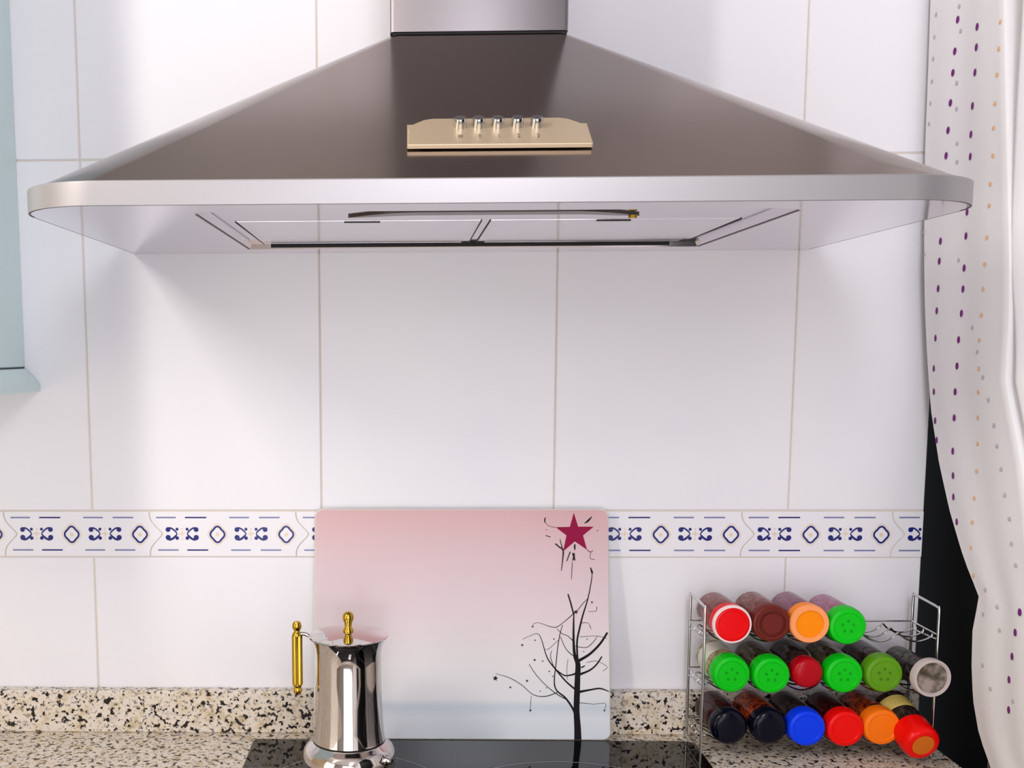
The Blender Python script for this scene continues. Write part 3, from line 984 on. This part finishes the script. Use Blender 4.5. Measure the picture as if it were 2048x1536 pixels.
nn = noise(C['smoke'], coords(C['smoke'], (1, 1, 1)), 75.0, 3)
lk(C['smoke'], ramp(C['smoke'], nn.outputs['Fac'], [(0.36, (70, 64, 50)), (0.5, (112, 102, 92)), (0.64, (158, 142, 138))]), bsdf(C['smoke']).inputs['Base Color'])


def content(name, c1, c2, rough=0.12):
    mm = mat(name, c1, rough, 0, 0.45, 0.0)
    nn = noise(mm, coords(mm, (1, 1, 1)), 160.0, 3)
    lk(mm, ramp(mm, nn.outputs['Fac'], [(0.35, c1), (0.62, c2)]), bsdf(mm).inputs['Base Color'])
    return mm


B = dict(
    rose=content('paprika_in_glass', (150, 92, 92), (112, 60, 60)), cocoa=content('ground_brown_spice_in_glass', (150, 96, 88), (98, 44, 40)),
    mauve=content('mauve_spice_in_glass', (150, 96, 118), (120, 80, 100)), lilac=content('lilac_spice_in_glass', (176, 124, 156), (150, 92, 110)),
    herb=content('dried_herb_in_glass', (92, 84, 56), (36, 30, 22)), dark=content('dark_spice_in_glass', (26, 22, 22), (60, 46, 40)),
    pepper=content('peppercorns_in_glass', (22, 20, 22), (70, 62, 56)), chili=content('chili_flakes_in_glass', (178, 66, 24), (60, 14, 8)),
    cream=content('pale_spice_in_glass', (190, 176, 140), (120, 108, 70)), wine=content('wine_red_spice_in_glass', (70, 12, 12), (30, 8, 8)))

LEN = 0.088
jar_meshes = {}


def jar(label, cap, loc, body='dark', ring=None, ri=0.0165, disc_c=None, style='plain', tilt=(0, 0), lab=None, holes=None, capl=0.020, br=0.0230, group='spice jars lying in the chrome rack'):
    t = thing('spice_jar', label, 'jar', (0, 0, 0), group)
    X = Matrix.Rotation(R(90), 4, 'X')      # +Z of the profile to -Y (towards the room); h = 0 is the cap front
    cl = capl
    m = MB()
    m.lathe([(0, -LEN), (br - 0.003, -LEN), (br, -LEN + 0.003), (br, -cl - 0.018), (br - 0.0015, -cl - 0.013), (min(0.0195, br - 0.002), -cl - 0.0075), (0.0186 if br > 0.02 else 0.0165, -cl - 0.005), (0.0186, -cl + 0.002)], 40, X)
    m.build('glass_body', B[body], t, 40)
    cr = 0.0243
    m = MB()
    if style == 'plain':
        pr = [(0.0225, -cl), (cr, -cl + 0.0008), (cr - 0.0006, -0.0040), (cr - 0.0018, -0.0014), (cr - 0.0040, -0.0004), (0.0178, -0.0003), (0.0170, -0.0012), (0.010, -0.0010), (0, -0.0008)]
    elif style == 'ring':
        pr = [(0.0225, -cl), (cr, -cl + 0.0008), (cr, -0.0050), (cr - 0.0015, -0.0030), (0.0205, -0.0026), (0.0198, 0.0), (0.0172, 0.0), (0.0165, -0.0032), (0.0138, -0.0032), (0.0132, -0.0006), (0, -0.0004)]
    elif style == 'dome':
        cr = 0.0200
        pr = [(0.0185, -cl), (cr, -cl + 0.001), (cr, -0.0080), (cr - 0.0008, -0.0050), (cr - 0.003, -0.0022), (0.013, -0.0006), (0.006, 0), (0, 0)]
    elif style == 'tall':
        pr = [(0.0215, -cl), (0.0236, -cl + 0.001), (0.0236, -0.010), (0.0228, -0.0040), (0.0205, -0.0010), (0.0160, -0.0002), (0.0150, -0.0010), (0, -0.0010)]
    elif style == 'clear':
        pr = [(0.0225, -cl), (cr, -cl + 0.0008), (cr, -0.0012), (cr - 0.0008, 0), (cr - 0.0028, 0), (cr - 0.0036, -0.0022), (0, -0.0026)]
    elif style == 'dark':
        cr = 0.0236
        pr = [(0.0225, -cl), (cr, -cl + 0.0008), (cr, -0.0080), (cr - 0.0012, -0.0045), (cr - 0.0050, -0.0012), (0.0135, -0.0004), (0, -0.0004)]
    m.lathe(pr, 44, X)
    c = m.build('cap', C[cap], t, 40)
    if style in ('plain', 'dark') and True:
        # fine ribs round the cap wall
        m = MB()
        for k in range(36):
            a = 2 * math.pi * k / 36
            m.tube([X @ Vector((cr * math.cos(a), cr * math.sin(a), -cl + 0.002)), X @ Vector(((cr - 0.0003) * math.cos(a), (cr - 0.0003) * math.sin(a), -0.0062))], 0.00035, 4)
        m.build('grip_ribs', C[cap], c)
    if ring:
        m = MB(); m.lathe([(ri, 0.0002), (ri + 0.0003, 0.0006), (0.0236, 0.0006), (0.0245, -0.0004), (0.0250, -0.0040), (0.0246, -0.0042)], 44, X)
        m.build('rim_ring', C[ring], c, 40)
    if disc_c:
        m = MB(); dr_ = 0.0196 if style == 'clear' else 0.0140
        m.lathe([(0, -0.0002 if style != 'clear' else -0.0018), (dr_, -0.0002 if style != 'clear' else -0.0018), (dr_ + 0.0005, -0.0028)], 36, X)
        m.build('cap_disc', C[disc_c], c, 40)
    if holes:
        m = MB()
        for k in range(5):
            a = R(90 + 72 * k)
            disc(m, 0.0072 * math.cos(a), 0.0072 * math.sin(a), 0.0021, 0.00075, 0, 12)
        m.build('shaker_holes', C[holes], c, fixn=False)
    if lab:
        m = MB(); m.lathe([(br + 0.0001, -LEN + 0.012), (br + 0.0003, -LEN + 0.0122), (br + 0.0003, -cl - 0.020), (br + 0.0001, -cl - 0.0198)], 40, X)
        m.build('paper_label', C[lab], t, 40)
    t.rotation_euler = Euler((R(tilt[0]), 0, R(tilt[1])), 'XYZ')
    t.location = loc
    return t


Y0 = -0.118

jar('spice jar with red cap and white rim, leftmost on the top tier', 'red', (0.3704, Y0, 1.0825), 'rose', ring='white', ri=0.0218)
jar('spice jar with brown ringed cap beside the white-rimmed red one', 'brown', (0.4208, Y0, 1.0835), 'cocoa', style='ring')
jar('spice jar with orange cap in a peach rim on the top tier', 'orange', (0.4680, Y0, 1.0835), 'mauve', ring='peach', ri=0.0176)
jar('spice jar with bright green cap, the only green one on the top tier', 'green', (0.5166, Y0, 1.0800), 'lilac', holes='darkgreen')
jar('spice jar with bright green cap and pale label, leftmost on the middle tier', 'green', (0.3721, Y0, 1.0165), 'cream', lab='pale', holes='darkgreen')
jar('spice jar with bright green cap between the pale-labelled jar and the crimson cap', 'green', (0.4229, Y0, 1.0155), 'herb', holes='darkgreen')
jar('spice jar with small crimson domed cap on the middle tier', 'crimson', (0.4696, Y0, 1.0180), 'dark', style='dome')
jar('spice jar with bright green cap between the crimson and olive caps', 'green', (0.5152, Y0, 1.0165), 'herb', holes='darkgreen')
jar('spice jar with olive green cap, second from right on the middle tier', 'olive', (0.5656, Y0, 1.0175), 'dark', holes='darkolive')
jar('spice jar with clear grey lid at the right end of the middle tier', 'clear', (0.6190, -0.133, 1.0173), 'pepper', style='clear', disc_c='smoke', br=0.0190, tilt=(0, 5), capl=0.012)
jar('spice jar with dark navy cap, leftmost on the bottom tier', 'navy', (0.3726, Y0, 0.9455), 'wine', style='dark', tilt=(0, 0))
jar('spice jar with dark navy cap beside the blue cap on the bottom tier', 'navy', (0.4236, Y0, 0.9460), 'chili', style='dark')
jar('spice jar with bright blue cap on the bottom tier', 'blue', (0.4709, Y0, 0.9455), 'dark')
jar('spice jar with plain red cap between blue and orange on the bottom tier', 'scarlet', (0.5203, Y0, 0.9452), 'wine')
jar('spice jar with plain orange cap on the bottom tier', 'amber', (0.5667, Y0, 0.9475), 'chili')
jar('spice jar with tall red cap and orange disc, tipped forward at the bottom right', 'scarlet', (0.6075, -0.142, 0.9330), 'dark', style='tall', disc_c='dullorange', tilt=(18, 6), lab='yellow', capl=0.034)

# ------------------------------------------------------------------ curtain
CUR = [[1.873,0.626,-0.0106,1.819,-0.185,0.626],[1.78,0.6271,-0.0127,1.735,-0.1981,0.626],[1.686,0.6282,-0.0134,1.651,-0.2113,0.626],[1.59,0.6293,-0.0204,1.567,-0.225,0.626],[1.526,0.63,-0.0265,1.512,-0.2328,0.626],[1.481,0.6339,-0.0254,1.473,-0.237,0.626],[1.429,0.6383,-0.0272,1.429,-0.2378,0.626],[1.388,0.6418,-0.0302,1.394,-0.2384,0.626],[1.35,0.645,-0.034,1.362,-0.2474,0.6292],[1.283,0.6481,-0.0569,1.305,-0.264,0.6352],[1.225,0.6509,-0.0852,1.253,-0.2713,0.6406],[1.179,0.6533,-0.1148,1.208,-0.2741,0.6452],[1.151,0.6548,-0.1368,1.181,-0.276,0.648],[1.131,0.656,-0.1581,1.158,-0.2774,0.6503],[1.107,0.658,-0.1501,1.139,-0.2787,0.6523],[1.082,0.66,-0.1409,1.119,-0.28,0.6543],[1.036,0.664,-0.1362,1.08,-0.2827,0.6583],[0.991,0.668,-0.1374,1.041,-0.2853,0.6623],[0.951,0.6701,-0.1524,1.001,-0.288,0.6662],[0.919,0.672,-0.1802,0.964,-0.2906,0.67]]
DOTS = {"p":[[0.427,1.8271],[0.398,1.7908],[0.38,1.7659],[0.358,1.7307],[0.337,1.6983],[0.707,1.8042],[0.695,1.781],[0.676,1.7527],[0.641,1.7152],[0.62,1.6826],[0.317,1.668],[0.609,1.657],[0.559,1.5928],[0.247,1.5643],[0.541,1.5645],[0.231,1.5397],[0.516,1.5267],[0.211,1.5058],[0.5,1.5019],[0.185,1.4783],[0.479,1.4728],[0.152,1.4438],[0.446,1.4411],[0.101,1.405],[0.425,1.4091],[0.073,1.375],[0.383,1.3773],[0.042,1.3372],[0.334,1.3446],[0.02,1.3121],[0.247,1.3025],[0.19,1.2715],[0.121,1.2441],[0.074,1.2133],[0.803,1.1331],[0.717,1.1066],[0.659,1.0757],[0.589,1.0448],[0.557,1.007]],"o":[[0.97,1.7959],[0.948,1.7664],[0.924,1.7382],[0.899,1.7068],[0.882,1.6797],[0.871,1.6485],[0.841,1.6172],[0.827,1.593],[0.798,1.557],[0.772,1.5267],[0.752,1.4989],[0.734,1.4689],[0.717,1.4396],[0.718,1.4066],[0.686,1.3792],[0.627,1.3487],[0.556,1.3171],[0.494,1.2834],[0.406,1.2497],[0.33,1.2194],[0.217,1.1872],[0.078,1.1526]],"g":[[0.109,1.8494],[0.091,1.8226],[0.079,1.7963],[0.071,1.7686],[0.058,1.7422],[0.048,1.7171],[0.44,1.8419],[0.466,1.8114],[0.427,1.7513],[0.429,1.7202],[0.441,1.6784],[0.009,1.5515],[0.002,1.5812],[0.44,1.6561],[0.452,1.5371],[0.618,1.4549],[0.694,1.4263],[0.771,1.3967],[0.797,1.371],[0.811,1.3423],[0.801,1.3188],[0.806,1.2928],[0.808,1.2638],[0.826,1.2374],[0.819,1.2094],[0.838,1.1858],[0.24,1.1414],[0.38,1.1267],[0.44,1.0989],[0.149,1.1099],[0.206,1.045],[0.317,1.0208],[0.637,1.0213]]}
CUR.insert(0, [2.27, 0.626, -0.003, 2.21, -0.150, 0.626])
CUR += [[0.80, 0.674, -0.27, 0.85, -0.40, 0.672], [0.55, 0.674, -0.30, 0.60, -0.43, 0.672]]


def interp(z, ks, vs_):
    if z >= ks[0]:
        return vs_[0]
    for i in range(len(ks) - 1):
        if ks[i + 1] <= z <= ks[i]:
            t = (ks[i] - z) / (ks[i] - ks[i + 1])
            return vs_[i] + (vs_[i + 1] - vs_[i]) * t
    return vs_[-1]


zl = [r_[0] for r_ in CUR]; xl = [r_[1] for r_ in CUR]; yl = [r_[2] for r_ in CUR]; zr = [r_[3] for r_ in CUR]; yr = [r_[4] for r_ in CUR]; xr = [r_[5] for r_ in CUR]
R2Z = [2.27, 1.8086, 1.7028, 1.5943, 1.4953, 1.45, 0.55]
R2Y = [-0.2150, -0.2185, -0.2195, -0.2234, -0.2271, -0.232, -0.40]


def cpoint(t, z):
    x = interp(z, zl, xl) * (1 - t) + interp(z, zr, xr) * t
    y = interp(z, zl, yl) * (1 - t) + interp(z, zr, yr) * t
    tt = max(0, min(1, t))
    x -= 0.0012 * (1 - math.cos(4 * math.pi * tt))
    return Vector((x, y, z))


cu = thing('curtain', 'white sheer curtain with purple and orange dots hanging over the dark window', 'curtain', (0.64, -0.2, 0.55))
m = MB()
NZ, NT = 110, 16
rows = []
for i in range(NZ + 1):
    z = 2.27 - (2.27 - 0.55) * i / NZ
    row = [cpoint(k / NT, z) for k in range(NT + 1)]
    yR = row[-1].y
    xo = row[-1].x - 0.626
    y2 = interp(z, R2Z, R2Y)
    bl = max(0.0, min(1.0, (1.58 - z) / 0.20)); bl = bl * bl * (3 - 2 * bl)
    y2 = y2 * (1 - bl) + (yR - 0.014) * bl
    wv = 0.003 * math.sin(z * 7)
    key = [row[-1], Vector((xo + 0.634, yR - 0.003, z)), Vector((xo + 0.656 + 0.022 * (1 - bl), yR - 0.007, z)), Vector((xo + 0.652 + 0.026 * (1 - bl), y2 + 0.008 * (1 - bl), z)), Vector((xo + 0.640, y2 + 0.001, z)), Vector((xo + 0.6315, y2, z)), Vector((xo + 0.629, y2 - 0.006, z)), Vector((xo + 0.642, y2 - 0.030, z)),
           Vector((xo + 0.644 + wv, y2 - 0.06, z)), Vector((xo + 0.630, y2 - 0.10, z)), Vector((xo + 0.645, y2 - 0.15, z)), Vector((xo + 0.628 - wv, y2 - 0.21, z)), Vector((xo + 0.645, y2 - 0.27, z)), Vector((xo + 0.630, y2 - 0.34, z))]
    row += [Vector(p) for p in catmull([tuple(p) for p in key], 3)[1:]]
    rows.append(row)
nr = len(rows[0])
m.add([p for r_ in rows for p in r_], [(i * nr + k, i * nr + k + 1, (i + 1) * nr + k + 1, (i + 1) * nr + k) for i in range(NZ) for k in range(nr - 1)])
m.build('fabric', CURT, cu, 80, fixn=False)
m = MB(); m.tube([(0.640, -0.004, 2.283), (0.640, -1.2, 2.283)], 0.011, 12); m.build('rod', CHROME, cu, 40)
for key, mt, rz, nm in (('p', DOT_P, 0.0034, 'purple_dots'), ('o', DOT_O, 0.0026, 'orange_dots'), ('g', DOT_G, 0.0026, 'faint_dots')):
    m = MB()
    for t, z in DOTS[key]:
        c = cpoint(t, z)
        e = (cpoint(t + 0.01, z) - cpoint(t - 0.01, z)).normalized()
        nrm = Vector((-abs(e.y), e.x * (1 if e.y < 0 else -1), 0)).normalized()
        if nrm.x > 0:
            nrm = -nrm
        c = c + nrm * 0.0006
        ry = rz * 1.05
        k_ = 10
        m.add([c + e * (ry * math.cos(2 * math.pi * k / k_)) + Vector((0, 0, rz * (1.35 if key == 'p' else 1.1) * math.sin(2 * math.pi * k / k_))) for k in range(k_)] + [c + nrm * 0.0006],
              [(k, (k + 1) % k_, k_) for k in range(k_)])
    o = m.build(nm, mt, cu, fixn=False)
    o['kind'] = 'stuff'

for o in bpy.data.objects:
    if '_o' in o:
        del o['_o']
